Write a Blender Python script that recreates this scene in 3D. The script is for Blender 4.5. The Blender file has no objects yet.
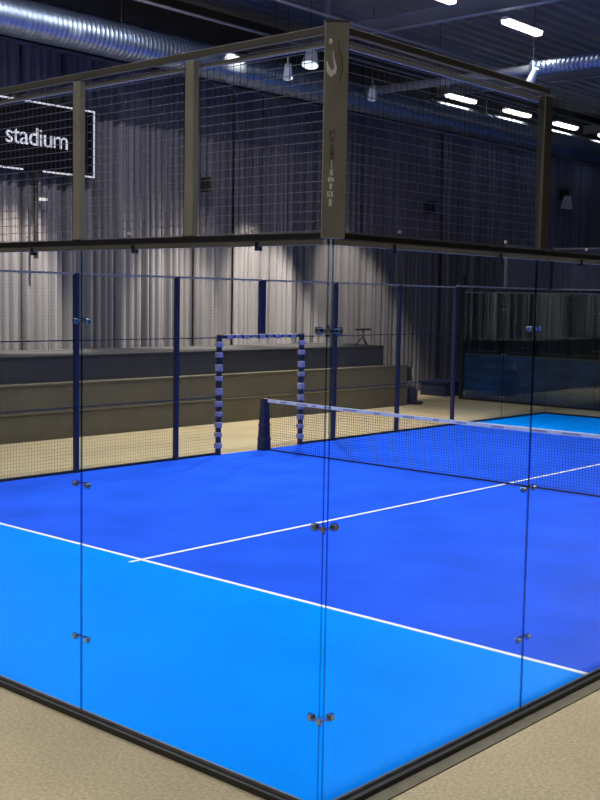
import bpy, math, random
from mathutils import Matrix, Vector
random.seed(7)
S = bpy.context.scene
COL = S.collection
PI = math.pi

# ---------------------------------------------------------------- camera
F, CX, CY, CZ, YAW, PIT, ROL = 1123.758, 3.6210, -4.2839, 2.6775, 0.726841, -0.089675, 0.0186185
cw, sw, cp, sp, cr, sr = math.cos(YAW), math.sin(YAW), math.cos(PIT), math.sin(PIT), math.cos(ROL), math.sin(ROL)
fw = Vector((-sw*cp, cw*cp, sp)); rt = Vector((cw, sw, 0)); up = rt.cross(fw)
r2 = cr*rt + sr*up; u2 = -sr*rt + cr*up
cam_data = bpy.data.cameras.new('camera'); cam = bpy.data.objects.new('camera', cam_data); COL.objects.link(cam)
cam_data.sensor_fit = 'HORIZONTAL'; cam_data.sensor_width = 36; cam_data.lens = F/600*36
cam_data.clip_end = 200; cam_data.clip_start = 0.05
cam.matrix_world = Matrix(((r2.x, u2.x, -fw.x, CX), (r2.y, u2.y, -fw.y, CY), (r2.z, u2.z, -fw.z, CZ), (0, 0, 0, 1)))
S.camera = cam

# ---------------------------------------------------------------- world, exposure
w = bpy.data.worlds.new('world'); S.world = w; w.use_nodes = True
w.node_tree.nodes['Background'].inputs[0].default_value = (0.05, 0.07, 0.12, 1)
w.node_tree.nodes['Background'].inputs[1].default_value = 0.3
S.view_settings.view_transform = 'Standard'; S.view_settings.look = 'None'
S.view_settings.gamma = 1; S.view_settings.use_curve_mapping = False
S.view_settings.exposure = 0.0
SPREAD = 118           # beam angle of the tube luminaires, degrees
LAMP_W = 66          # watts of one ceiling tube luminaire
FAR_W = 16            # the luminaires of the far row, dimmed
WASH_W = 8500          # watts of one wall-washing spot

# ---------------------------------------------------------------- materials
def mat(name, col, rough=0.6, metal=0.0, spec=0.5, noise=None, bump=None, emit=None):
    m = bpy.data.materials.new(name); m.use_nodes = True
    nt = m.node_tree; b = nt.nodes['Principled BSDF']
    b.inputs['Base Color'].default_value = (*col, 1)
    b.inputs['Roughness'].default_value = rough
    b.inputs['Metallic'].default_value = metal
    b.inputs['Specular IOR Level'].default_value = spec
    tc = nt.nodes.new('ShaderNodeTexCoord')
    if noise:                                   # (scale, spread, stretch vector)
        sc, spread = noise[0], noise[1]
        mp = nt.nodes.new('ShaderNodeMapping'); mp.inputs['Scale'].default_value = noise[2] if len(noise) > 2 else (1, 1, 1)
        nt.links.new(tc.outputs['Object'], mp.inputs['Vector'])
        n = nt.nodes.new('ShaderNodeTexNoise'); n.inputs['Scale'].default_value = sc; n.inputs['Detail'].default_value = 5
        nt.links.new(mp.outputs[0], n.inputs['Vector'])
        r = nt.nodes.new('ShaderNodeMapRange'); r.inputs[1].default_value = 0.3; r.inputs[2].default_value = 0.7
        r.inputs[3].default_value = 1-spread; r.inputs[4].default_value = 1+spread
        nt.links.new(n.outputs['Fac'], r.inputs[0])
        mul = nt.nodes.new('ShaderNodeVectorMath'); mul.operation = 'SCALE'; mul.inputs[0].default_value = col
        nt.links.new(r.outputs[0], mul.inputs['Scale'])
        nt.links.new(mul.outputs[0], b.inputs['Base Color'])
    if bump:
        n = nt.nodes.new('ShaderNodeTexNoise'); n.inputs['Scale'].default_value = bump[0]; n.inputs['Detail'].default_value = 3
        nt.links.new(tc.outputs['Object'], n.inputs['Vector'])
        bp = nt.nodes.new('ShaderNodeBump'); bp.inputs['Strength'].default_value = bump[1]; bp.inputs['Distance'].default_value = 0.01
        nt.links.new(n.outputs['Fac'], bp.inputs['Height']); nt.links.new(bp.outputs[0], b.inputs['Normal'])
    if emit:
        b.inputs['Emission Color'].default_value = (*emit[0], 1); b.inputs['Emission Strength'].default_value = emit[1]
    return m

def floor_mat():
    m = mat('beige_floor', (0.42, 0.355, 0.235), 0.95, spec=0.1)
    nt = m.node_tree; b = nt.nodes['Principled BSDF']
    tc = nt.nodes.new('ShaderNodeTexCoord')
    a = nt.nodes.new('ShaderNodeTexNoise'); a.inputs['Scale'].default_value = 0.9; a.inputs['Detail'].default_value = 4
    f = nt.nodes.new('ShaderNodeTexNoise'); f.inputs['Scale'].default_value = 45; f.inputs['Detail'].default_value = 4
    nt.links.new(tc.outputs['Object'], a.inputs['Vector']); nt.links.new(tc.outputs['Object'], f.inputs['Vector'])
    ra = nt.nodes.new('ShaderNodeMapRange'); ra.inputs[1].default_value = .3; ra.inputs[2].default_value = .7; ra.inputs[3].default_value = .9; ra.inputs[4].default_value = 1.1
    rf = nt.nodes.new('ShaderNodeMapRange'); rf.inputs[1].default_value = .3; rf.inputs[2].default_value = .7; rf.inputs[3].default_value = .8; rf.inputs[4].default_value = 1.2
    nt.links.new(a.outputs['Fac'], ra.inputs[0]); nt.links.new(f.outputs['Fac'], rf.inputs[0])
    mu = nt.nodes.new('ShaderNodeMath'); mu.operation = 'MULTIPLY'
    nt.links.new(ra.outputs[0], mu.inputs[0]); nt.links.new(rf.outputs[0], mu.inputs[1])
    sc = nt.nodes.new('ShaderNodeVectorMath'); sc.operation = 'SCALE'; sc.inputs[0].default_value = (0.42, 0.355, 0.235)
    nt.links.new(mu.outputs[0], sc.inputs['Scale']); nt.links.new(sc.outputs[0], b.inputs['Base Color'])
    return m

def glass_mat(name, tint, refl=1.0, f0=0.005):
    m = bpy.data.materials.new(name); m.use_nodes = True
    nt = m.node_tree; nt.nodes.clear()
    o = nt.nodes.new('ShaderNodeOutputMaterial'); mx = nt.nodes.new('ShaderNodeMixShader')
    t = nt.nodes.new('ShaderNodeBsdfTransparent'); t.inputs[0].default_value = (*tint, 1)
    g = nt.nodes.new('ShaderNodeBsdfGlossy'); g.inputs['Roughness'].default_value = 0.015; g.inputs['Color'].default_value = (refl*.9, refl*.97, refl, 1)
    lw = nt.nodes.new('ShaderNodeLayerWeight'); lw.inputs[0].default_value = 0.5       # facing = 1 - cos
    pw = nt.nodes.new('ShaderNodeMath'); pw.operation = 'POWER'; pw.inputs[1].default_value = 5
    ma = nt.nodes.new('ShaderNodeMath'); ma.operation = 'MULTIPLY_ADD'; ma.inputs[1].default_value = 0.8; ma.inputs[2].default_value = f0
    nt.links.new(lw.outputs['Facing'], pw.inputs[0]); nt.links.new(pw.outputs[0], ma.inputs[0])
    nt.links.new(ma.outputs[0], mx.inputs[0]); nt.links.new(t.outputs[0], mx.inputs[1]); nt.links.new(g.outputs[0], mx.inputs[2])
    nt.links.new(mx.outputs[0], o.inputs[0])
    return m

M = {
 'floor': floor_mat(),
 'cyan': mat('light_blue_turf', (0.0, 0.25, 0.97), 0.95, spec=0.0, noise=(1.2, .05), bump=(220, .25)),
 'blue': mat('royal_blue_turf', (0.018, 0.10, 0.80), 0.95, spec=0.0, noise=(1.0, .14), bump=(220, .25)),
 'blue_dim': mat('dimmed_navy_turf', (0.03, 0.12, 0.42), 0.95, spec=0.05, noise=(.7, .25), bump=(220, .25)),  # dimness of the second court put into a darker turf colour
 'line': mat('white_line', (0.8, 0.84, 0.84), 0.9, spec=0.1, noise=(8, .08)),
 'glass': glass_mat('court_glass', (0.94, 0.965, 0.975)),
 'glass2': glass_mat('smoked_glass', (0.82, 0.88, 0.92), refl=.9, f0=.07),
 'edge': glass_mat('glass_edge', (0.22, 0.36, 0.55), f0=.04),
 'steel': mat('olive_grey_steel', (0.1, 0.095, 0.085), 0.5, noise=(4, .1)),
 'poststeel': mat('warm_grey_steel', (0.30, 0.29, 0.25), 0.5, noise=(4, .1)),
 'black': mat('black_steel', (0.018, 0.018, 0.022), 0.45, noise=(6, .2)),
 'acrylic': glass_mat('blue_clear_plate', (0.5, 0.6, 0.75), f0=.12),
 'navy': mat('navy_steel', (0.014, 0.022, 0.06), 0.45, noise=(6, .15)),
 'wire': mat('top_lit_wire', (0.24, 0.24, 0.29), 0.45, noise=(3, .1)),  # crosswires: light from above put into a paler colour
 'wire2': mat('dark_wire', (0.05, 0.055, 0.07), 0.5, noise=(3, .1)),  # uprights of the top mesh, shade put into colour; also the side wall mesh
 'rail': mat('pale_rail', (0.42, 0.44, 0.5), 0.5, noise=(4, .1)),
 'channel': mat('grey_channel', (0.17, 0.16, 0.16), 0.6, noise=(9, .2)),
 'flange': mat('brown_grey_flange', (0.13, 0.115, 0.085), 0.8, noise=(9, .15)),
 'clip': mat('brushed_steel', (0.42, 0.47, 0.55), 0.32, metal=.9, noise=(20, .1)),
 'clipdark': mat('dark_clip_plate', (0.2, 0.26, 0.4), 0.25, metal=.85, noise=(9, .1)),
 'curtain': mat('grey_drape', (0.165, 0.165, 0.195), 0.95, spec=0.1, noise=(1.6, .3, (1, 1, .05))),
 'wallp': mat('dark_wall_paint', (0.035, 0.038, 0.05), 0.9, noise=(1, .15)),
 'roof': mat('dark_roof_deck', (0.2, 0.205, 0.22), 0.85, noise=(1, .15)),
 'beam': mat('grey_beam_paint', (0.26, 0.28, 0.33), 0.6, noise=(2, .12)),
 'pipe': mat('grey_pipe', (0.22, 0.22, 0.24), 0.5, noise=(2, .12)),
 'duct': mat('galvanised_duct', (0.33, 0.42, 0.6), 0.42, metal=1.0, noise=(5, .12)),
 'duct2': mat('dull_duct', (0.3, 0.33, 0.4), 0.3, metal=.95, noise=(3, .15)),
 'tier': mat('olive_grey_tier', (0.125, 0.115, 0.08), 0.85, noise=(2, .1)),
 'tiernavy': mat('charcoal_tier', (0.036, 0.038, 0.05), 0.85, noise=(2, .1)),
 'nosing': mat('pale_nosing', (0.2, 0.19, 0.17), 0.6, noise=(4, .1)),
 'white': mat('white_paint', (0.8, 0.8, 0.8), 0.5, noise=(6, .04)),
 'tape': mat('net_tape', (0.75, 0.78, 0.8), 0.8, noise=(9, .1)),
 'print': mat('grey_print', (0.36, 0.38, 0.46), 0.8, noise=(9, .1)),
 'netting': mat('dark_netting', (0.008, 0.012, 0.05), 0.8, noise=(9, .1)),
 'pad': mat('navy_padding', (0.012, 0.016, 0.05), 0.6, noise=(12, .2), bump=(30, .3)),
 'wrap': mat('lilac_wrap', (0.32, 0.33, 0.48), 0.7, noise=(30, .3)),
 'sign': mat('sign_black', (0.006, 0.006, 0.010), 0.95, spec=.05, noise=(3, .1)),
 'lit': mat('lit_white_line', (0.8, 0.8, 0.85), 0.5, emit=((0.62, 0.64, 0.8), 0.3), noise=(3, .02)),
 'tube': mat('lamp_diffuser', (0.9, 0.9, 0.9), 0.4, emit=((1, 0.97, 0.9), 9), noise=(3, .02)),
 'head': mat('spot_housing', (0.6, 0.66, 0.75), 0.4, noise=(6, .05)),
 'lens': mat('spot_lens', (0.8, 0.9, 1), 0.3, emit=((0.75, 0.88, 1), 1.2), noise=(6, .02)),
 'banner': mat('blue_board', (0.045, 0.12, 0.34), 0.6, noise=(1.3, .5, (1, 1, 3))),
 'logo': mat('logo_glint_white', (0.98, 0.97, 0.94), 0.3, noise=(9, .03)),  # lamp glint on the chrome logo put into flat white
 'logo2': mat('logo_bronze_dim', (0.5, 0.42, 0.33), 0.3, metal=.6, noise=(9, .1)),  # bronze wing; also the less lit upper letters, their shade painted in
 'bag': mat('navy_nylon', (0.012, 0.016, 0.06), 0.7, noise=(12, .2)),
 'cloth': mat('black_cloth', (0.015, 0.015, 0.02), 0.9, noise=(12, .2)),
}

# ---------------------------------------------------------------- mesh helpers
class MB:
    def __init__(s): s.v = []; s.f = []; s.mi = []
    def box(s, x0, y0, z0, x1, y1, z1, mi=0, mx=None):
        b = len(s.v)
        vs = [(x, y, z) for z in (z0, z1) for y in (y0, y1) for x in (x0, x1)]
        if mx: vs = [tuple(mx @ Vector(v)) for v in vs]
        s.v += vs
        mi = mi if isinstance(mi, (list, tuple)) else [mi]*6
        for k, q in enumerate(((0, 2, 3, 1), (4, 5, 7, 6), (0, 1, 5, 4), (2, 6, 7, 3), (0, 4, 6, 2), (1, 3, 7, 5))):
            s.f.append(tuple(b+i for i in q)); s.mi.append(mi[k])
        return s
    def prism(s, pts, ax, a, b_, mi=0):     # polygon in the two other axes, swept along ax
        b = len(s.v); n = len(pts)
        for t in (a, b_):
            for p in pts:
                q = list(p); q.insert(ax, t); s.v.append(tuple(q))
        s.f.append(tuple(b+i for i in range(n))); s.f.append(tuple(b+n+i for i in reversed(range(n))))
        for i in range(n): s.f.append((b+i, b+n+i, b+n+(i+1) % n, b+(i+1) % n))
        s.mi += [mi]*(n+2); return s
    def tube(s, p0, p1, r0, r1=None, n=12, mi=0, cap=True):
        r1 = r0 if r1 is None else r1
        p0, p1 = Vector(p0), Vector(p1); d = (p1-p0).normalized()
        a = d.orthogonal().normalized(); c = d.cross(a); b = len(s.v)
        for p, r in ((p0, r0), (p1, r1)):
            for i in range(n):
                t = 2*PI*i/n; s.v.append(tuple(p + r*(math.cos(t)*a + math.sin(t)*c)))
        for i in range(n): s.f.append((b+i, b+(i+1) % n, b+n+(i+1) % n, b+n+i)); s.mi.append(mi)
        if cap:
            s.f.append(tuple(b+i for i in reversed(range(n)))); s.f.append(tuple(b+n+i for i in range(n))); s.mi += [mi]*2
        return s
    def path(s, pts, r, n=8, mi=0):
        for a, b in zip(pts, pts[1:]): s.tube(a, b, r, n=n, mi=mi)
        return s
    def build(s, name, m, parent=None, smooth=False, bevel=0, recenter=True):
        me = bpy.data.meshes.new(name)
        o = Vector((0, 0, 0))
        if recenter and not parent and s.v:
            xs = [v[0] for v in s.v]; ys = [v[1] for v in s.v]; zs = [v[2] for v in s.v]
            o = Vector(((min(xs)+max(xs))/2, (min(ys)+max(ys))/2, min(zs)))
        elif parent is not None: o = wloc(parent)
        me.from_pydata([tuple(Vector(v)-o) for v in s.v], [], s.f)
        for k in (m if isinstance(m, (list, tuple)) else [m]): me.materials.append(M[k])
        me.polygons.foreach_set('material_index', s.mi)
        if smooth: me.polygons.foreach_set('use_smooth', [True]*len(me.polygons))
        me.update()
        ob = bpy.data.objects.new(name, me); COL.objects.link(ob)
        if parent: ob.parent = parent
        else: ob.location = o
        if bevel:
            bv = ob.modifiers.new('bevel', 'BEVEL'); bv.width = bevel; bv.segments = 2; bv.limit_method = 'ANGLE'
        return ob
def wloc(o):
    v = Vector((0, 0, 0))
    while o: v = v + o.location; o = o.parent
    return v
def tag(o, label=None, cat=None, group=None, kind=None):
    if label: o['label'] = label
    if cat: o['category'] = cat
    if group: o['group'] = group
    if kind: o['kind'] = kind
    return o
def thing(name, loc, label, cat, group=None):
    o = bpy.data.objects.new(name, None); COL.objects.link(o); o.location = loc; o.empty_display_size = .2
    return tag(o, label, cat, group)
def copy_tree(o, loc, label=None):
    c = o.copy(); COL.objects.link(c); c.location = loc
    if label: c['label'] = label
    def rec(a, b):
        for ch in [q for q in bpy.data.objects if q.parent == a]:
            d = ch.copy(); COL.objects.link(d); d.parent = b; rec(ch, d)
    rec(o, c); return c
def light(name, kind, loc, parent, watts, col=(1, 1, 1), aim=(0, 0, -1), **kw):
    l = bpy.data.lights.new(name, kind); l.energy = watts; l.color = col
    for k, v in kw.items(): setattr(l, k, v)
    o = bpy.data.objects.new(name, l); COL.objects.link(o); o.parent = parent; o.location = loc
    o.rotation_euler = Vector(aim).to_track_quat('-Z', 'Y').to_euler()
    return o

# ================================================================ THE ROOM
XL, XR, YN, YF, ZC = -16.7, 9.0, -9.0, 46.0, 9.6
tag(MB().box(XL, YN, -0.1, XR, YF, 0).build('floor', 'floor', recenter=False), kind='structure')
roof = tag(MB().box(XL, YN, ZC+.05, XR, YF, ZC+.2).build('ceiling', 'roof', recenter=False), kind='structure')
rb = MB(); y = XL
while y < XR-.3:
    rb.prism([(y+.04, ZC+.05), (y+.10, ZC-.03), (y+.22, ZC-.03), (y+.28, ZC+.05)], 1, YN, YF); y += .42
# prism with ax=1 takes (x, z) pairs
tag(rb.build('deck_rib', 'roof', roof), kind='stuff')
tag(MB().box(XL-.2, YN, 0, XL, YF, ZC+.2).build('wall_left', 'wallp', recenter=False), kind='structure')
tag(MB().box(XR, YN, 0, XR+.2, YF, ZC+.2).build('wall_right', 'wallp', recenter=False), kind='structure')
tag(MB().box(XL-.2, YF, 0, XR+.2, YF+.2, ZC+.2).build('wall_back', 'wallp', recenter=False), kind='structure')
tag(MB().box(XL-.2, YN-.2, 0, XR+.2, YN, ZC+.2).build('wall_front', 'wallp', recenter=False), kind='structure')

# ---------------------------------------------------------------- drapes
def drape_mesh(length, z0, z1, seed, along='y'):
    rnd = random.Random(seed); pts = []; t = 0
    while t < length:                       # irregular folds, each a rounded lobe with a sharp valley
        wd = rnd.uniform(.13, .27); dp = rnd.uniform(.11, .2)
        if rnd.random() < .22: dp *= .45; wd *= rnd.uniform(1, 1.6)
        for k in range(6):
            u = k/6; pts.append((min(t+wd*u, length), dp*math.sin(PI*u)**.6 if u > 0 else -.09))
        t += wd
    pts.append((length, 0))
    b = MB(); n = len(pts); rows = [(z1, .5), (z1-.5, .8), ((z0+z1)/2, 1.0), (z0, 1.12)]
    for z, s_ in rows:
        for (a, d) in pts: b.v.append((d*s_, a, z) if along == 'y' else (a, -d*s_, z))
    for r in range(len(rows)-1):
        for i in range(n-1):
            q = (r*n+i, r*n+i+1, (r+1)*n+i+1, (r+1)*n+i)
            b.f.append(q if along == 'x' else q[::-1]); b.mi.append(0)
    return b
dr = thing('curtain', (-16.25, 2, 0), 'tall pleated grey curtain hanging along the long wall behind the bleachers', 'curtain')
CT = 7.72
y0 = 2.0; k = 0
for wdt in (3.1, 2.75, 1.5, 1.0, .8, .62, .9, 1.4, .7, .6, 1.15, 1.9, 1.2, .8, 1.6, 2.2, 1.5, 2.6, 3.0, 2.9, 3.1, 3.0, 2.8, 3.3, 3.1):
    wdt = min(wdt, 45.2-y0)
    if wdt < .5: break
    b = drape_mesh(wdt-.09, .02, CT, 40+k)
    b.v = [(x-16.22, yy+y0, z) for x, yy, z in b.v]
    b.build('curtain_panel', 'curtain', dr, smooth=True); y0 += wdt; k += 1
MB().tube((-16.25, 2, CT+.04), (-16.25, 45.2, CT+.04), .045, n=10).build('curtain_rail', 'pipe', dr)
dr2 = thing('curtain', (-15.5, 45.6, 0), 'dark pleated curtain closing the far end of the hall', 'curtain')
for i in range(6):
    b = drape_mesh(3.9, .02, CT, 90+i, 'x')
    b.v = [(x-15.5+4*i, yy+45.6, z) for x, yy, z in b.v]
    b.build('curtain_panel', 'curtain', dr2, smooth=True)

# ---------------------------------------------------------------- bleachers
bl = thing('bleacher', (-13.5, 11, 0), 'long olive grey bleacher with charcoal top step, before the lit curtain', 'bleacher')
BY0, BY1 = 3.0, 20.1
def tier(x0, x1, z, m, y1):
    yb = BY0; n = 0
    while yb < y1-.1:
        ye = min(yb+2.14, y1)
        MB().box(x0, yb+.001, 0.0, x1, ye-.001, z-.03).build('riser_panel', m, bl, bevel=.0015)
        MB().box(x0, yb+.003, z-.03, x1+.02, ye-.003, z).build('tread_board', m, bl, bevel=.006)
        yb = ye
tier(-13.86, -13.5, .52, 'tier', 19.12)
def upper(x0, x1, z0, z1, m, y1, nm):
    yb = BY0
    while yb < y1-.1:
        ye = min(yb+2.14, y1); MB().box(x0, yb+.0012, z0, x1, ye-.0012, z1).build(nm, m, bl, bevel=.0015); yb = ye
upper(-13.87, -13.515, .522, 1.0, 'tier', 19.12, 'riser_panel')
upper(-13.87, -13.5, 1.002, 1.03, 'tier', 19.12, 'tread_board')
upper(-15.8, -13.9, 0, 1.5, 'tiernavy', 18.6, 'riser_panel')
upper(-15.8, -13.88, 1.502, 1.53, 'tiernavy', 18.6, 'tread_board')
tag(MB().box(-13.52, BY0, 1.032, -13.498, 19.12, 1.042).build('nosing', 'nosing', bl), 'pale edge strip of the lower step')

# ================================================================ COURT
ct = thing('court_turf', (-5, 10, 0), 'two-tone blue artificial turf padel court with white lines, inside the nearest glass enclosure', 'court')
MB().box(-10, 0, 0, 0, 3.02, .012).build('turf_zone', 'cyan', ct)['label'] = 'light blue turf strip by the near glass'
MB().box(-10, 3.02, 0, 0, 16.98, .012).build('turf_zone', 'blue', ct)['label'] = 'royal blue middle turf'
MB().box(-10, 16.98, 0, 0, 20, .012).build('turf_zone', 'cyan', ct)['label'] = 'light blue turf strip at the far end'
MB().box(-10, 3.02, .0125, -.02, 3.07, .015).build('court_line', 'line', ct)
MB().box(-10, 16.93, .0125, -.02, 16.98, .015).build('court_line', 'line', ct)
MB().box(-5.025, 2.88, .0155, -4.975, 17.18, .018).build('court_line', 'line', ct)

# second court beyond
c2 = thing('court_turf', (-8.6, 31.85, 0), 'turf of the second court beyond the far glass wall, dimness put into its navy colour', 'court')
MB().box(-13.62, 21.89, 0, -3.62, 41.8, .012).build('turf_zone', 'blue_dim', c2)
for (a, b_, c, d) in ((-13.62, 24.92, -3.62, 24.98), (-13.62, 38.75, -3.62, 38.8), (-8.65, 24.7, -8.6, 39)):
    MB().box(a, b_, .0125, c, d, .016).build('court_line', 'line', c2)

# ---------------------------------------------------------------- enclosure pieces
def glass_panel(parent, axis, at, a, b, z0=.05, z1=3.0, g='glass', hide_edge=False):
    """a 12 mm pane between a and b along axis at plane 'at'; edges dark, faces clear"""
    t = .006; m = MB()
    mi = [1, 1, 0, 0, 1, 1] if axis == 'x' else [1, 1, 1, 1, 0, 0]
    if axis == 'x': m.box(a+.004, at-t, z0, b-.004, at+t, z1, mi)
    else: m.box(at-t, a+.004, z0, at+t, b-.004, z1, mi)
    return m.build('glass_panel', [g, 'edge'], parent)
def wire_grid(parent, axis, at, a, b, z0, z1, pitch=.05, r=None, m='wire', name='wire_mesh'):
    r = r or (.0019 if m == 'wire' else .0013)
    q = MB(); n = round((b-a)/pitch); vi = 1 if m == 'wire' else 0  # top mesh: lit crosswires and shaded uprights told apart by colour
    def bar(p0, p1, mi=0, k=1.0):
        q.tube(p0, p1, r*k, n=4, cap=False, mi=mi)
    for i in range(n+1):
        t = a+(b-a)*i/n
        bar((t, at, z0), (t, at, z1), vi, .85) if axis == 'x' else bar((at, t, z0), (at, t, z1), vi, .85)
    n = round((z1-z0)/pitch)
    for i in range(n+1):
        z = z0+(z1-z0)*i/n
        bar((a, at+r*1.5, z), (b, at+r*1.5, z), 0, 1.25) if axis == 'x' else bar((at+r*1.5, a, z), (at+r*1.5, b, z), 0, 1.25)
    return tag(q.build(name, [m, 'wire2'] if vi else m, parent), kind='stuff')
def clip(parent, axis, at, c, z, out):
    """patch fitting over a seam: two small plates joined by a neck, four discs"""
    p = MB()
    if axis == 'x':
        for s in (-1, 1): p.box(c+s*.06-.02, at-.010, z-.02, c+s*.06+.02, at+.010, z+.02)
        p.box(c-.05, at-.009, z+.004, c+.05, at+.009, z+.018)
    else:
        for s in (-1, 1): p.box(at-.010, c+s*.06-.02, z-.02, at+.010, c+s*.06+.02, z+.02)
        p.box(at-.009, c-.05, z+.004, at+.009, c+.05, z+.018)
    pl = p.build('glass_clip', 'acrylic', parent, bevel=.004)
    for s in (-1, 1):
        e = .0155
        if axis == 'x': d = MB().tube((c+s*.06, at-e-.002, z), (c+s*.06, at+e+.002, z), .0145, n=14)
        else: d = MB().tube((at-e-.002, c+s*.06, z), (at+e+.002, c+s*.06, z), .0145, n=14)
        ds = d.build('bolt', 'clip', None, recenter=False); ds.parent = pl
        ds.matrix_parent_inverse = Matrix.Translation(-wloc(parent))
    return pl
def top_clamp(parent, axis, at, c, z, out):
    """little fixing under the rail: dark tongue on the glass and bright bolt over the rail"""
    o = out
    if axis == 'x':
        p = MB().box(c-.012, at-.016, z-.075, c+.012, at+.016, z-.03); q = MB().tube((c, at+o*.045, z+.03), (c, at+o*.045, z+.045), .009, n=10)
    else:
        p = MB().box(at-.016, c-.012, z-.075, at+.016, c+.012, z-.03); q = MB().tube((at+o*.045, c, z+.03), (at+o*.045, c, z+.045), .009, n=10)
    a = p.build('glass_clamp', 'clipdark', parent)
    b = q.build('bolt', 'white', None, recenter=False); b.parent = a; b.matrix_parent_inverse = Matrix.Translation(-wloc(parent))

# ---- near glass back wall (along x, y = 0)
nb = thing('court_fence', (-5, 0, 0), 'glass back wall of the near court, wire mesh above, from the corner post leftwards', 'fence')
for i in range(5):
    glass_panel(nb, 'x', 0, -2*i-2, -2*i - (.012 if i == 0 else 0))
for i in range(1, 5):
    for z in (.52, 1.5, 2.52): clip(nb, 'x', 0, -2*i, z, -1)
for i in range(10): top_clamp(nb, 'x', 0, -.5-i, 3.0, -1)
MB().box(-10, -.035, 2.975, -.04, .03, 3.008).build('bottom_rail', 'black', nb, bevel=.004)
MB().box(-10, -.033, 3.0085, -.04, .028, 3.0115).build('rail_plate', 'pipe', nb)
MB().box(-10, -.012, 2.948, -.02, .016, 2.974).build('glass_cap', 'rail', nb)
MB().box(-10, -.035, 3.967, -.04, .0, 4.005).build('top_rail', 'steel', nb, bevel=.004)
MB().box(-10, .004, 3.915, -.04, .026, 3.938).build('inner_rail', 'rail', nb)
for i in range(1, 11):
    MB().box(-i-.034, -.042, 3.012, -i+.034, .0, 3.955).build('mesh_post', 'poststeel', nb, bevel=.004)
    MB().box(-i-.044, -.036, 3.012, -i-.035, .012, 3.955).build('mesh_post_edge', 'black', nb)
for i in range(10):
    wire_grid(nb, 'x', .012, -i-.965, -i-.035 if i else -.06, 3.02, 3.95)
MB().box(-10, -.04, 0, .04, -.008, .036).build('base_rail', 'black', nb, bevel=.004)
MB().box(-10, -.0075, .0125, -.022, .02, .05).build('base_channel', 'channel', nb)
# corner post: chamfered, carries the emblem
d_ = .7071
def dg(a, b): return (.062 + d_*(a - b), -.062 + d_*(a + b))        # a along the diagonal face, b inwards
post = MB().prism([dg(-.058, 0), dg(.058, 0), dg(.058, .03), dg(.03, .085), dg(-.03, .085), dg(-.058, .03)], 2, 2.975, 4.0055).build('corner_post', 'poststeel', nb, bevel=.003)
tag(post, 'olive grey corner post with chrome emblem, its glint painted white')
MB().prism([dg(-.062, -.003), dg(.062, -.003), dg(.062, .06), dg(-.062, .06)], 2, 4.0055, 4.011).build('post_cap', 'steel', None, recenter=False)
cap_ = bpy.data.objects['post_cap']; cap_.parent = post; cap_.matrix_parent_inverse = Matrix.Translation(-wloc(nb))
# emblem and vertical lettering marks on the diagonal face, in face coordinates (a across, z up)
def mark(polys, m, name, thick=.0022):
    q = MB()
    for pl in polys:
        n = len(pl); b = len(q.v)
        for th in (.0, -thick):
            for (a, z) in pl: x, y = dg(a, th-.0004); q.v.append((x, y, z))
        q.f.append(tuple(b+n+i for i in range(n))); q.mi.append(0)
        for i in range(n): q.f.append((b+i, b+(i+1) % n, b+n+(i+1) % n, b+n+i)); q.mi.append(0)
    o = q.build(name, m, None, recenter=False); o.parent = post; o.matrix_parent_inverse = Matrix.Translation(-wloc(nb))
    return o
def stroke(pts, ws):
    L, R = [], []
    for i, (a, z) in enumerate(pts):
        j, k = max(0, i-1), min(len(pts)-1, i+1)
        dx, dz = pts[k][0]-pts[j][0], pts[k][1]-pts[j][1]; l = math.hypot(dx, dz) or 1
        nx, nz = -dz/l*ws[i]/2, dx/l*ws[i]/2
        L.append((a+nx, z+nz)); R.append((a-nx, z-nz))
    return [[L[i], L[i+1], R[i+1], R[i]] for i in range(len(L)-1)]
px = .0051                                                           # metres per picture pixel on the post
def A(u, v): return ((u-338)*px, 4.03-(v-21)*px*.93)
dot = [(A(332, 46.5)[0]+.0085*math.cos(t*PI/5), A(332, 46.5)[1]+.015*math.sin(t*PI/5)) for t in range(10)]
hook = stroke([A(328.5, 66), A(329.5, 71), A(331, 75.5), A(333.2, 78.5), A(336, 76.5), A(337, 72), A(336, 67), A(334.8, 61), A(334.5, 55)], [.005, .013, .024, .036, .022, .012, .008, .005, .003])
mark([dot], 'logo', 'emblem_dot'); mark(hook, 'logo', 'emblem')
w2 = stroke([A(339.5, 44), A(339, 50), A(340.5, 56), A(342.5, 64), A(343, 72), A(341.5, 80), A(341, 86)], [.003, .006, .008, .010, .009, .006, .003]) + stroke([A(336, 54), A(338, 60), A(340, 68), A(340, 74)], [.003, .006, .006, .003])
mark(w2, 'logo2', 'emblem_wing')
# lettering: too small to read, so pale blocks; light painted in, lower white, upper dark
def blk(u0, v0, u1, v1): return [A(u0, v0), A(u1, v0), A(u1, v1), A(u0, v1)]
mark([blk(334.9, 165, 335.7, 173), blk(334, 174, 336.4, 180), blk(332, 182, 333.6, 187), blk(333.9, 181, 335, 186), blk(335.4, 182, 337.6, 186.6),
      blk(333.6, 188, 336.2, 194), blk(331.4, 196, 332.8, 202), blk(333.3, 195.5, 334.6, 197.5), blk(333.3, 199, 334.6, 202), blk(335.2, 196, 337, 202), blk(333.2, 203.6, 336, 211)], 'logo', 'lettering')
mark([blk(332.6, 134, 337.4, 136.5), blk(332.6, 137.5, 333.6, 140), blk(336.4, 137.5, 337.4, 140), blk(332.6, 142, 337.2, 145), blk(334, 148, 336.2, 153), blk(333, 155, 337, 158), blk(333, 160, 336.8, 162.5)], 'logo2', 'lettering')  # upper letters catch less light, so a darker colour

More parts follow.
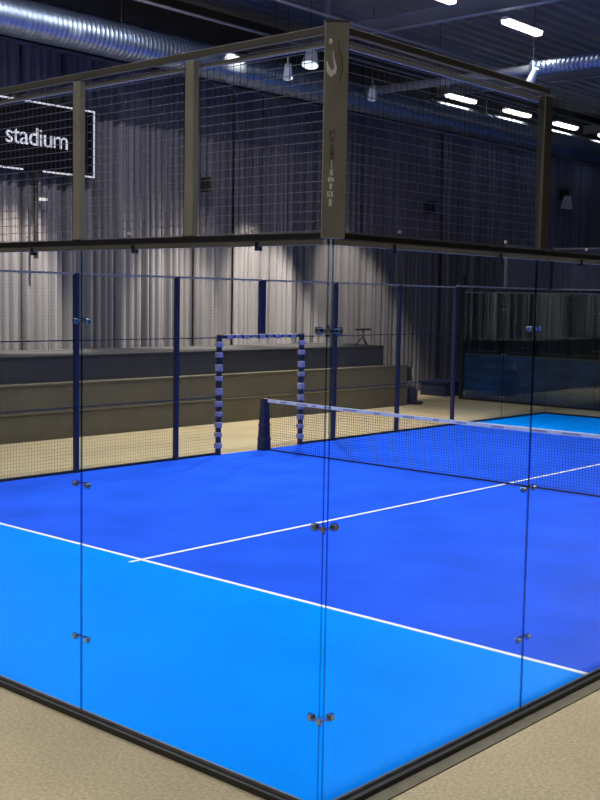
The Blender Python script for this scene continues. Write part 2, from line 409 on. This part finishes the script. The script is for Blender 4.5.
for z in (.52, 1.52, 2.52):                                         # angle fittings round the glass corner
    q = MB().box(-.09, -.010, z-.02, -.05, .010, z+.02).box(-.010, .05, z-.02, .010, .09, z+.02)
    q.box(-.052, -.010, z-.008, .010, -.0065, z+.008).box(.0065, -.0065, z-.008, .010, .052, z+.008).box(-.010, -.018, z-.03, .012, -.0102, z+.03)
    cl = q.build('corner_clip', 'acrylic', nb, bevel=.003)
    for p0, p1 in (((-.07, -.018, z), (-.07, .018, z)), ((-.018, .07, z), (.018, .07, z)), ((.0, -.026, z), (.0, -.018, z))):
        o = MB().tube(p0, p1, .0145, n=14).build('bolt', 'clip', None, recenter=False); o.parent = cl; o.matrix_parent_inverse = Matrix.Translation(-wloc(nb))

# ---- near side wall (along y, x = 0)
ns = thing('court_fence', (0, 8, 0), 'near court side wall, glass by the corner, one short mesh bay above', 'fence')
glass_panel(ns, 'y', 0, .012, 2); glass_panel(ns, 'y', 0, 2, 4)
for z in (.52, 1.5, 2.52): clip(ns, 'y', 0, 2, z, 1)
for yy in (.5, 1.55, 2.56, 3.56): top_clamp(ns, 'y', 0, yy, 3.0, 1)
MB().box(-.03, .04, 2.975, .035, 4, 3.008).build('bottom_rail', 'black', ns, bevel=.004)
MB().box(-.028, .04, 3.0085, .033, 4, 3.0115).build('rail_plate', 'pipe', ns)
MB().box(-.016, .02, 2.948, .012, 4, 2.974).build('glass_cap', 'rail', ns)
MB().box(0, .06, 3.967, .035, 2.03, 4.005).build('top_rail', 'steel', ns, bevel=.004)
MB().box(-.026, .06, 3.915, -.004, 2.0, 3.938).build('inner_rail', 'rail', ns)
MB().box(-.01, 1.965, 3.012, .042, 2.055, 3.955).build('mesh_post', 'steel', ns, bevel=.004)
wire_grid(ns, 'y', -.012, .06, 1.96, 3.02, 3.95, m='wire')
MB().box(.008, -.007, 0, .045, 12, .04).build('base_rail', 'black', ns, bevel=.004)
MB().box(-.02, .004, .0125, .0075, 12, .05).build('base_channel', 'channel', ns)
MB().box(.046, -.02, 0, .135, 12, .008).build('base_flange', 'flange', ns)
for yy in (4, 6, 8, 12): MB().box(-.035, yy-.035, .05, .035, yy+.035, 3.0).build('post', 'navy', ns, bevel=.004)
for yy in (4, 6, 8):
    wire_grid(ns, 'y', 0, yy+.04, yy+1.96, .06, 2.96, m='wire2')
MB().box(-.02, 4.04, 2.97, .02, 12, 3.0).build('top_rail', 'navy', ns)

# ---- far side wall (along y, x = -10)
fs = thing('court_fence', (-10, 12, 0), 'dark posted wire mesh side wall of the near court, before the bleacher', 'fence')
FP = [0, 2, 4, 6, 8, 12, 14, 16]
for yy in FP: MB().box(-10.04, yy-.035, 0, -9.97, yy+.035, 3.0).build('post', 'navy', fs, bevel=.004)
tag(MB().box(-10.05, 9.94, 2.04, -9.97, 10.06, 3.0).build('post', 'navy', fs, bevel=.004), 'short post over the doorway, from lintel to top rail')
MB().box(-10.025, 0, 2.975, -9.985, 16, 3.005).build('top_rail', 'pipe', fs)
for (a, b_) in ((0, 2), (2, 4), (4, 6), (6, 8), (12, 14), (14, 16)):
    wire_grid(fs, 'y', -10.0, a+.04, b_-.04, .05, 2.96, m='wire2')
    for z in (1.0, 2.0): MB().box(-10.03, a+.035, z-.009, -10.012, b_-.035, z+.009).build('mid_rail', 'navy', fs)
for (a, b_) in ((8, 8.96), (11.04, 12)):
    wire_grid(fs, 'y', -10.0, a+.04, b_-.04, .05, 2.96, m='wire2')
    for z in (1.0, 2.0): MB().box(-10.03, a+.035, z-.009, -10.012, b_-.035, z+.009).build('mid_rail', 'navy', fs)
wire_grid(fs, 'y', -10.0, 9.0, 9.92, 2.06, 2.96, m='wire2'); wire_grid(fs, 'y', -10.0, 10.08, 11.0, 2.06, 2.96, m='wire2')
MB().box(-10.05, 0, 0, -10.001, 8.91, .05).build('base_rail', 'black', fs); MB().box(-10.05, 11.1, 0, -10.001, 20, .05).build('base_rail', 'black', fs)
glass_panel(fs, 'y', -10, 16.04, 18); glass_panel(fs, 'y', -10, 18, 19.985)
for z in (.52, 1.5, 2.52): clip(fs, 'y', -10, 18, z, 1)
MB().box(-10.02, 16.04, 3.0, -9.98, 20, 3.03).build('glass_cap', 'pipe', fs)
MB().box(-10.03, 17.96, 3.03, -9.97, 18.04, 3.98).build('mesh_post', 'steel', fs)
MB().box(-10.03, 17.96, 3.96, -9.98, 20, 4.0).build('top_rail', 'steel', fs)
wire_grid(fs, 'y', -10.0, 18.05, 19.94, 3.04, 3.95, r=.0035, m='wire')

# ---- doorway frame with striped wrapping
df = thing('door_frame', (-10, 10, 0), 'doorway frame beside the net, two slim posts and lintel wound with lilac and navy tape', 'door frame')
for yy in (8.96, 11.05):
    f = MB().box(-10.035, yy-.035, 0, -9.965, yy+.035, 2.05).build('post', 'navy', df, bevel=.004)
    z = .12; k = 0
    while z < 1.95:
        h = random.Random(int(z*100)).uniform(.16, .24)
        q = MB().prism([(-10.052, yy-.05), (-9.948, yy-.05), (-9.945, yy+.05), (-10.05, yy+.05)], 2, z, z+h*.5)
        for i in range(len(q.v)//2, len(q.v)): q.v[i] = (q.v[i][0]*1 + .006, q.v[i][1]-.012, q.v[i][2])
        o = q.build('tape_wrap', 'wrap', None, recenter=False, bevel=.012); o.parent = f; o.matrix_parent_inverse = Matrix.Translation(-wloc(df))
        z += h
lt = MB().box(-10.03, 9.0, 1.99, -9.97, 11.01, 2.04).build('lintel', 'navy', df, bevel=.004)
yy = 9.12; k = 0
while yy < 10.8:
    L = .13
    q = MB().prism([(-10.045, 1.975+.02*(k % 2)), (-9.955, 1.975+.02*(k % 2)), (-9.95, 2.055), (-10.04, 2.055)], 1, yy, yy+L)
    o = q.build('tape_wrap', 'wrap', None, recenter=False, bevel=.012); o.parent = lt; o.matrix_parent_inverse = Matrix.Translation(-wloc(df))
    yy += .2; k += 1

# ---- far end wall (along x, y = 20)
fe = thing('court_fence', (-5, 20, 0), 'far end wall of the near court, glass below with brownish wire mesh above', 'fence')
for i in range(5):
    glass_panel(fe, 'x', 20, -10+2*i+(.012 if i == 0 else 0), -8+2*i)
    wire_grid(fe, 'x', 20.0, -10+2*i+.06, -8+2*i-.06, 3.04, 3.95, r=.0045, m='wire')
    MB().box(-8+2*i-.035, 19.97, 3.03, -8+2*i+.035, 20.03, 3.98).build('mesh_post', 'steel', fe)
for i in range(1, 5):
    for z in (.52, 1.5, 2.52): clip(fe, 'x', 20, -10+2*i, z, 1)
MB().box(-10, 19.98, 3.0, 0, 20.02, 3.03).build('glass_cap', 'pipe', fe)
MB().box(-10, 19.97, 3.96, 0, 20.02, 4.0).build('top_rail', 'steel', fe)
MB().box(-10.06, 19.94, 3.0, -9.94, 20.06, 4.02).build('corner_post', 'black', fe, bevel=.004)
MB().box(-10, 20.001, 0, 0, 20.05, .05).build('base_rail', 'black', fe)

# ---- second court's enclosure
for (nm, lab) in (('a', 'smoked glass end wall of the second court, behind the near court'),):
    e2 = thing('court_fence', (-8.6, 21.85, 0), lab, 'fence')
    for i in range(5):
        glass_panel(e2, 'x', 21.85, -13.67+2*i+.01, -11.67+2*i, z1=2.93, g='glass2')
        for c in (.6, 1.5): top_clamp(e2, 'x', 21.85, -13.67+2*i+c, 2.93, -1)
    for i in range(1, 5):
        for z in (.52, 1.5, 2.45): clip(e2, 'x', 21.85, -13.67+2*i, z, -1)
    for i in (0, 5): MB().box(-13.72+2*i, 21.82, 0, -13.63+2*i, 21.89, 3.45).build('post', 'black', e2, bevel=.004)
    MB().box(-13.67, 21.83, 2.93, -3.67, 21.87, 2.955).build('glass_cap', 'pipe', e2)
    MB().box(-13.67, 21.82, 0, -3.67, 21.88, .05).build('base_rail', 'black', e2)
s2 = thing('court_fence', (-13.67, 31.85, 0), 'smoked glass side wall of the second court, running into the distance by the curtain', 'fence')
for i in range(10):
    glass_panel(s2, 'y', -13.67, 21.9+2*i, 23.88+2*i, z1=2.93, g='glass2')
    MB().box(-13.71, 23.85+2*i, 0, -13.63, 23.93+2*i, 2.98).build('post', 'black', s2)
MB().box(-13.69, 21.9, 2.93, -13.65, 41.9, 2.96).build('top_rail', 'pipe', s2)

# ---------------------------------------------------------------- net
def net(cx, cy, half, label):
    n = thing('net', (cx, cy, 0), label, 'net')
    for s in (-1, 1):
        x = cx+s*(half-.02)
        p = MB(); b0 = [(x-.085, cy-.1), (x+.085, cy-.1), (x+.085, cy+.1), (x-.085, cy+.1)]
        p.prism(b0, 2, .012, .93)
        for i in range(4, 8):
            v = p.v[i]; p.v[i] = (x+(v[0]-x)*.62, cy+(v[1]-cy)*.62, v[2])
        pp = p.build('net_post', 'pad', n, bevel=.02)
        for z in (.2, .45, .7):
            k = 1-.38*(z/.93)
            o = MB().box(x-.09*k, cy-.106*k, z, x+.09*k, cy+.106*k, z+.03).build('strap', 'navy', None, recenter=False, bevel=.004)
            o.parent = pp; o.matrix_parent_inverse = Matrix.Translation(-wloc(n))
    L = half-.1
    def zt(x): return .92-.04*(1-abs((x-cx)/L)**1.5)
    q = MB(); N = 40
    for i in range(N):
        a, b = cx-L+2*L*i/N, cx-L+2*L*(i+1)/N
        za, zb = zt(a), zt(b); k = len(q.v)
        for (x, z) in ((a, za), (b, zb)):
            q.v += [(x, cy-.009, z-.055), (x, cy+.009, z-.055), (x, cy+.009, z), (x, cy-.009, z)]
        for (c, d) in ((0, 1), (1, 2), (2, 3), (3, 0)): q.f.append((k+c, k+d, k+4+d, k+4+c)); q.mi.append(0)
    tp = q.build('net_tape', 'tape', n)
    q = MB()
    x = cx-L+.3; r_ = random.Random(3)
    while x < cx+L-.4:                                             # grey unreadable print along the tape
        wl = r_.uniform(.1, .34); z = zt(x+wl/2)
        q.box(x, cy-.0105, z-.04-.005*r_.random(), x+wl, cy-.0092, z-.014); x += wl+r_.uniform(.06, .5)
    o = q.build('print', 'print', None, recenter=False); o.parent = tp; o.matrix_parent_inverse = Matrix.Translation(-wloc(n))
    q = MB(); nx = round(2*L/.045)
    for i in range(nx+1):
        x = cx-L+2*L*i/nx; q.tube((x, cy, .03), (x, cy, zt(x)-.05), .0022, n=4, cap=False)
    for j in range(19):
        f = j/19
        for i in range(12):
            a, b = cx-L+2*L*i/12, cx-L+2*L*(i+1)/12
            q.tube((a, cy, .03+f*(zt(a)-.08)), (b, cy, .03+f*(zt(b)-.08)), .0022, n=4, cap=False)
    tag(q.build('netting', 'netting', n), kind='stuff')
    MB().box(cx-L, cy-.006, .02, cx+L, cy+.006, .042).build('bottom_tape', 'netting', n)
    return n
net(-5, 10, 4.93, 'court net with white top tape and navy padded posts, across the nearest court')
net(-8.62, 31.85, 4.95, 'distant net across the dim second court')

# ---------------------------------------------------------------- sign on the curtain
sg = thing('wall_sign', (-15.86, 9, 5.2), 'black rectangular sign reading stadium in white with thin white outline', 'sign')
SY0, SY1, SZ0, SZ1 = 8.02-0.3, 10.9, 5.16, 6.56
MB().box(-15.93, SY0, SZ0, -15.87, SY1, SZ1).build('sign_panel', 'sign', sg, bevel=.004)
fr = MB()
e = .035
fr.box(-15.869, SY0, SZ1-e, -15.855, SY1, SZ1).box(-15.869, SY1-e, SZ0, -15.855, SY1, SZ1-e).box(-15.869, SY0, SZ0, -15.855, SY0+e, SZ1-e)
fr.box(-15.869, SY0+e, SZ0, -15.855, 9.1, SZ0+e).box(-15.869, 9.58, SZ0, -15.855, SY1-e, SZ0+e)
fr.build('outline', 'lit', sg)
cu = bpy.data.curves.new('lettering', 'FONT'); cu.body = 'stadium'; cu.extrude = .006; cu.size = .52; cu.offset = .001
cu.space_character = .93; cu.align_x = 'LEFT'
lo = bpy.data.objects.new('lettering', cu); COL.objects.link(lo)
bpy.context.view_layer.update()
dg_ = bpy.context.evaluated_depsgraph_get(); me = bpy.data.meshes.new_from_object(lo.evaluated_get(dg_)); bpy.data.objects.remove(lo)
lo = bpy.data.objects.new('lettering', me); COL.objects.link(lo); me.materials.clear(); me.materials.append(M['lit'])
xs = [v.co.x for v in me.vertices]; k = 1.50/(max(xs)-min(xs)); lx0 = min(xs)
for v in me.vertices: v.co = Vector(((v.co.x-lx0)*k, v.co.y*k*.98, v.co.z))
lo.parent = sg
lo.matrix_local = Matrix.Translation((-.003, 8.70-9, 5.68-5.2)) @ Matrix(((0, 0, 1, 0), (1, 0, 0, 0), (0, 1, 0, 0), (0, 0, 0, 1)))
MB().box(-15.93, 9.40, 3.4, -15.88, 9.48, 5.16).build('support_pole', 'black', sg)

MB().box(-15.93, 9.52, 4.59, -15.905, 9.73, 4.65).build('label_plate', 'white', sg)['label'] = 'small white plate under the sign'
MB().box(-15.94, 9.44, 4.60, -15.931, 9.70, 4.64).build('bracket', 'black', sg)

# wall boxes and lamp on the curtain
def wbox(y, z, w_, h, label):
    t = thing('wall_speaker', (-15.88, y, z), label, 'speaker')
    MB().box(-15.93, y-.05, z-h/2, -15.86, y+.05, z+h/2).build('bracket', 'black', t)
    MB().prism([(y-w_/2, z-h/2), (y+w_/2, z-h/2), (y+w_/2*.8, z+h/2), (y-w_/2*.8, z+h/2)], 0, -15.86, -15.66).build('housing', 'cloth', t, bevel=.01)
    return t
wbox(23.1, 5.42, .24, .36, 'small black speaker on the curtain, right of the corner post')
wbox(14.1, 5.3, .1, .34, 'narrow black speaker on the curtain just right of the second mesh post')
wl = thing('wall_lamp', (-15.88, 31.1, 6.2), 'black bracket lamp with pale triangular shade high on the dark curtain', 'lamp')
MB().box(-15.93, 31.0, 6.25, -15.8, 31.45, 6.62).build('bracket', 'black', wl, bevel=.01)
MB().prism([(30.85, 5.95), (31.4, 5.95), (31.25, 6.35), (31.1, 6.4)], 0, -15.8, -15.6).build('lamp_shade', 'white', wl, bevel=.01)

# ---------------------------------------------------------------- small things by the bleacher
tr = thing('tripod', (-14.2, 18.1, 1.53), 'small black folding tripod with a cross bar standing on the top bleacher step', 'tripod')
hub = (-14.2, 18.12, 1.75)
for (a, b_) in ((-.1, -.2), (.14, .02), (-.08, .22)): MB().tube(hub, (-14.2+a, 18.12+b_, 1.54), .014, n=8).build('leg', 'cloth', tr)
MB().tube(hub, (-14.2, 18.12, 1.93), .016, n=8).build('column', 'cloth', tr)
MB().box(-14.23, 17.85, 1.91, -14.17, 18.40, 1.96).build('cross_bar', 'cloth', tr, bevel=.008)

bg = thing('sports_bag', (-13.56, 19.42, 0), 'navy upright sports bag on the floor at the end of the bleacher', 'bag')
def blob(cx, cy, cz, rx, ry, rz, name, m, par, seed=1):
    b = MB(); nu, nv = 14, 9
    for j in range(nv+1):
        t = PI*j/nv
        for i in range(nu):
            a = 2*PI*i/nu; w_ = 1+.06*math.sin(3*a+seed)*math.sin(t)
            ss = lambda c: math.copysign(abs(c)**.6, c)
            b.v.append((cx+rx*w_*ss(math.cos(a))*math.sin(t)**.6, cy+ry*w_*ss(math.sin(a))*math.sin(t)**.6, cz+rz*ss(math.cos(t))))
    for j in range(nv):
        for i in range(nu): b.f.append((j*nu+i, (j+1)*nu+i, (j+1)*nu+(i+1) % nu, j*nu+(i+1) % nu)); b.mi.append(0)
    return b.build(name, m, par, smooth=True)
blob(-13.56, 19.40, .235, .13, .12, .225, 'body', 'bag', bg)
blob(-13.46, 19.52, .05, .12, .15, .045, 'pocket', 'cloth', bg)
MB().path([(-13.62, 19.32, .42), (-13.62, 19.35, .50), (-13.56, 19.40, .52), (-13.51, 19.44, .49), (-13.51, 19.46, .42)], .014).build('handle', 'clipdark', bg)
jk = thing('hanging_jacket', (-13.58, 19.2, .8), 'black jacket with white panel hung on the end of the bleacher', 'jacket')
MB().tube((-13.58, 19.12, .97), (-13.58, 19.26, .97), .012, n=8).build('hook', 'pipe', jk)
blob(-13.58, 19.22, .80, .12, .07, .19, 'cloth_body', 'cloth', jk, 2)
blob(-13.52, 19.29, .82, .05, .04, .12, 'white_panel', 'white', jk, 3)

b2 = thing('bench', (-15, 23.5, 0), 'low dark navy bench by the curtain at the corner of the second court', 'bench')
for i in range(2):
    MB().box(-15.3, 22.1+1.3*i, .36, -14.3, 23.37+1.3*i, .42).build('seat', 'bag', b2, bevel=.006)
    MB().box(-15.25, 22.15+1.3*i, 0, -14.36, 23.32+1.3*i, .355).build('riser_panel', 'bag', b2, bevel=.006)

bb = thing('barrier', (-8.7, 21.95, 0), 'waist high dark blue barrier boards with pale top rail behind the smoked glass', 'barrier')
for i in range(10): MB().box(-13.6+i, 21.90, .06, -12.604+i, 21.94, 1.24).build('board', 'banner', bb, bevel=.003)
for i in range(11): MB().box(-13.63+i*.998, 21.945, .013, -13.58+i*.998, 22.0, 1.24).build('post', 'black', bb)
MB().box(-13.62, 21.90, 1.245, -3.6, 21.98, 1.275).build('top_rail', 'nosing', bb)

# ---------------------------------------------------------------- ducts, beams, pipes
def ribbed(name, axis, p, a, b, r, m, parent, pitch=.14, ridge=.012, n=28):
    q = MB(); rings = []; t = a
    while t < b:
        rings += [(t, r), (t+pitch*.82, r), (t+pitch*.86, r+ridge), (t+pitch*.96, r+ridge)]; t += pitch
    for (t, rr) in rings:
        for i in range(n):
            c, s_ = rr*math.cos(2*PI*i/n), rr*math.sin(2*PI*i/n)
            q.v.append((p[0]+c, t, p[1]+s_) if axis == 'y' else (t, p[0]+c, p[1]+s_))
    for j in range(len(rings)-1):
        for i in range(n):
            f = (j*n+i, j*n+(i+1) % n, (j+1)*n+(i+1) % n, (j+1)*n+i)
            q.f.append(f if axis == 'x' else f[::-1]); q.mi.append(0)
    return q.build(name, m, parent, smooth=True)
d1 = thing('air_duct', (-14.5, 20, 7.74), 'large galvanised spiral air duct running above the curtain', 'duct')
ribbed('duct_tube', 'y', (-14.5, 7.74), 2, 45, .345, 'duct', d1, pitch=.11, ridge=.002)
for yy in (6, 10.5, 15, 19.5, 24, 28.5, 33, 37.5, 42):
    MB().tube((-14.5, yy-.03, 7.74), (-14.5, yy+.03, 7.74), .358, n=28).build('collar', 'duct', d1)
    MB().tube((-14.5, yy, 8.05), (-14.5, yy, ZC+.02), .008, n=6).build('hanger_rod', 'black', d1)
d2 = thing('air_duct', (-15.75, 20, 8.65), 'dull dark duct high behind the large galvanised one', 'duct')
ribbed('duct_tube', 'y', (-15.3, 8.1), 2, 45, .29, 'duct2', d2, pitch=.3, ridge=.003)
for yy in (5, 12, 19, 26, 33, 40): MB().tube((-15.3, yy, 8.37), (-15.3, yy, ZC+.02), .008, n=6).build('hanger_rod', 'black', d2)
d3 = thing('air_duct', (-8, 18.15, 7.83), 'slimmer branch duct crossing to the right, bright ribbed section at its right', 'duct')
ribbed('duct_tube', 'x', (18.0, 7.83), -9.4, 6, .155, 'duct', d3, pitch=.11, ridge=.009, n=22)
MB().tube((-14.2, 18.0, 7.83), (-9.45, 18.0, 7.83), .10, n=22).build('duct_tube', 'beam', d3, smooth=True)
MB().tube((-9.5, 18.0, 7.83), (-9.38, 18.0, 7.83), .19, n=24).build('flange', 'duct', d3)
for x in (-12, -6, -2, 2): MB().tube((x, 18.0, 7.93), (x, 18.0, ZC+.02), .007, n=6).build('hanger_rod', 'black', d3)
def beam(y, z, h, label):
    t = thing('roof_beam', (-4, y, z), label, 'beam')
    MB().box(XL, y-.09, z, XR, y+.09, z+.02).build('flange', 'beam', t)
    MB().box(XL, y-.012, z+.02, XR, y+.012, z+h-.02).build('web', 'beam', t)
    MB().box(XL, y-.09, z+h-.02, XR, y+.09, z+h).build('flange', 'beam', t)
    for i in range(6): MB().box(XL+3+4*i-.04, y-.07, z+h, XL+3+4*i+.04, y+.07, ZC+.02).build('hanger_plate', 'beam', t)
beam(15.9, 8.6, .3, 'pale grey roof beam crossing behind the corner post towards the upper right')
beam(24.6, 8.9, .3, 'grey roof beam farther back, over the gap before the second court')
beam(34, 8.9, .3, 'farthest grey roof beam, over the second court')
beam(6.5, 8.9, .3, 'grey roof beam over the near court, just above the view')
for x, lab in ((-11.85, 'thin ceiling pipe meeting the top of the corner post'), (-14.03, 'thin ceiling pipe above the large duct')):
    tag(MB().tube((x, 2, 8.5), (x, 45, 8.5), .032, n=10).build('ceiling_pipe', 'pipe', smooth=True), lab, 'pipe')

# ---------------------------------------------------------------- luminaires
def luminaire(x, y, z, label, group=None, watts=LAMP_W, spread=SPREAD):
    t = thing('ceiling_lamp', (x, y, z), label, 'lamp', group)
    MB().prism([(x-.13, z+.021), (x+.13, z+.021), (x+.05, z+.09), (x-.05, z+.09)], 1, y-.7, y+.7).build('housing', 'white', t)
    MB().prism([(x-.105, z+.02), (x-.08, z-.06), (x+.08, z-.06), (x+.105, z+.02)], 1, y-.68, y+.68).build('diffuser', 'tube', t, bevel=.01)
    for s in (-.5, .5): MB().tube((x, y+s, z+.09), (x, y+s, ZC+.02), .006, n=6).build('hanger_rod', 'black', t)
    light('light', 'AREA', (0, 0, -.075), t, watts, (1, .97, .92), shape='RECTANGLE', size=.2, size_y=1.35, spread=math.radians(spread))
    return t
luminaire(-9.2, 13.7, 8.5, 'lit linear ceiling lamp cut by the top edge of the picture', None, 45, 105)
luminaire(-9.2, 17.0, 8.5, 'lit linear ceiling lamp nearest the top right, the largest whole one', None, 45, 105)
luminaire(-15.0, 23.4, 8.52, 'lit ceiling lamp over the large duct, leftmost of the far row', watts=FAR_W)
luminaire(-15.0, 26.5, 8.52, 'lit ceiling lamp over the large duct, just left of the end mesh post', watts=FAR_W)
luminaire(-15.0, 29.55, 8.52, 'lit ceiling lamp over the large duct, just right of the end mesh post', watts=FAR_W)
luminaire(-15.0, 32.7, 8.52, 'lit ceiling lamp over the large duct, at the right edge', watts=FAR_W)
for x in (-9.2, -3.5, 0.1):  # unseen lamp rows added to light the court and near floor
    for y in (0.4, 3.7, 7.0, 10.3):
        luminaire(x, y, 8.5, 'added linear ceiling lamp out of view, lighting the near court', 'added unseen lamps above the near court')
for y in (13.7, 17.0): luminaire(-3.5, y, 8.5, 'added linear ceiling lamp out of view, lighting the near court', 'added unseen lamps above the near court')
for x in (-3.5, 0.1): luminaire(x, -3.5, 8.5, 'added linear ceiling lamp out of view, lighting the near court', 'added unseen lamps above the near court')

for y in (4.5, 7.5, 10.3): luminaire(-11.8, y, 8.9, 'added ceiling lamp out of view, brightening duct, curtain and bleacher floor', 'added unseen lamps above the bleacher side', 120, 175)  # unseen lamps added to brighten duct, curtain and floor on this side
for y in (20.2,): luminaire(-3.5, y, 8.5, 'added linear ceiling lamp out of view, lighting the near court', 'added unseen lamps above the near court')  # added out of view to brighten the far turf strip
for y in (25.5, 29, 32.5): luminaire(-7, y, 8.5, 'added ceiling lamp out of view, brightening the second court turf', 'added unseen lamps above the second court', 50, 85)  # unseen lamps added to lift the second court's turf

# ---------------------------------------------------------------- spots
def spot(x, y, z, label, watts=WASH_W, target=None, size=27, r=.11, front=False):
    t = thing('spotlight', (x, y, z), label, 'lamp')
    tg = Vector(target or (-15.9, y, 2.2)); d = (tg-Vector((x, y, z))).normalized()
    p = Vector((x, y, z))
    MB().tube(p-d*.2, p+d*.12, r*.62, r, n=20).build('housing', 'head', t, smooth=False)
    MB().tube(p+d*.121, p+d*.13, r*.9, n=20).build('lens', 'lens', t)
    MB().tube(p, (x, y, z+.35), .014, n=8).build('bracket', 'head', t)
    MB().tube((x, y, z+.35), (x, y, ZC+.02), .008, n=6).build('hanger_rod', 'black', t)
    light('light', 'SPOT', d*.16, t, watts, (1, .84, .62), aim=d, spot_size=math.radians(size), spot_blend=.6, shadow_soft_size=.12)
    return t
spot(-13.3, 9.2, 9.0, 'white spotlight above the view, washing the curtain left of the sign', target=(-16, 9.0, 1.6))
spot(-13.3, 13.4, 9.4, 'white spotlight above the view, washing the curtain between sign and corner post', target=(-16, 13.4, 1.7))
spot(-13.4, 14.25, 7.6, 'white spotlight hanging before the large duct, left of the corner post', target=(-16, 16.7, 1.8), size=34, watts=6500)
spot(-13.4, 17.25, 7.58, 'white spotlight hanging before the large duct, right of the corner post', target=(-16, 20.2, 1.8), size=36, watts=2300)
spot(-13.4, 15.0, 8.0, 'round white floodlight just left of the corner post top', target=(-12.4, 12.5, 0), r=.2, watts=3200, size=100)
spot(-9.35, 17.75, 7.6, 'pale spotlight under the branch duct at the right', target=(-14, 19, 0), r=.1, watts=300, size=60)
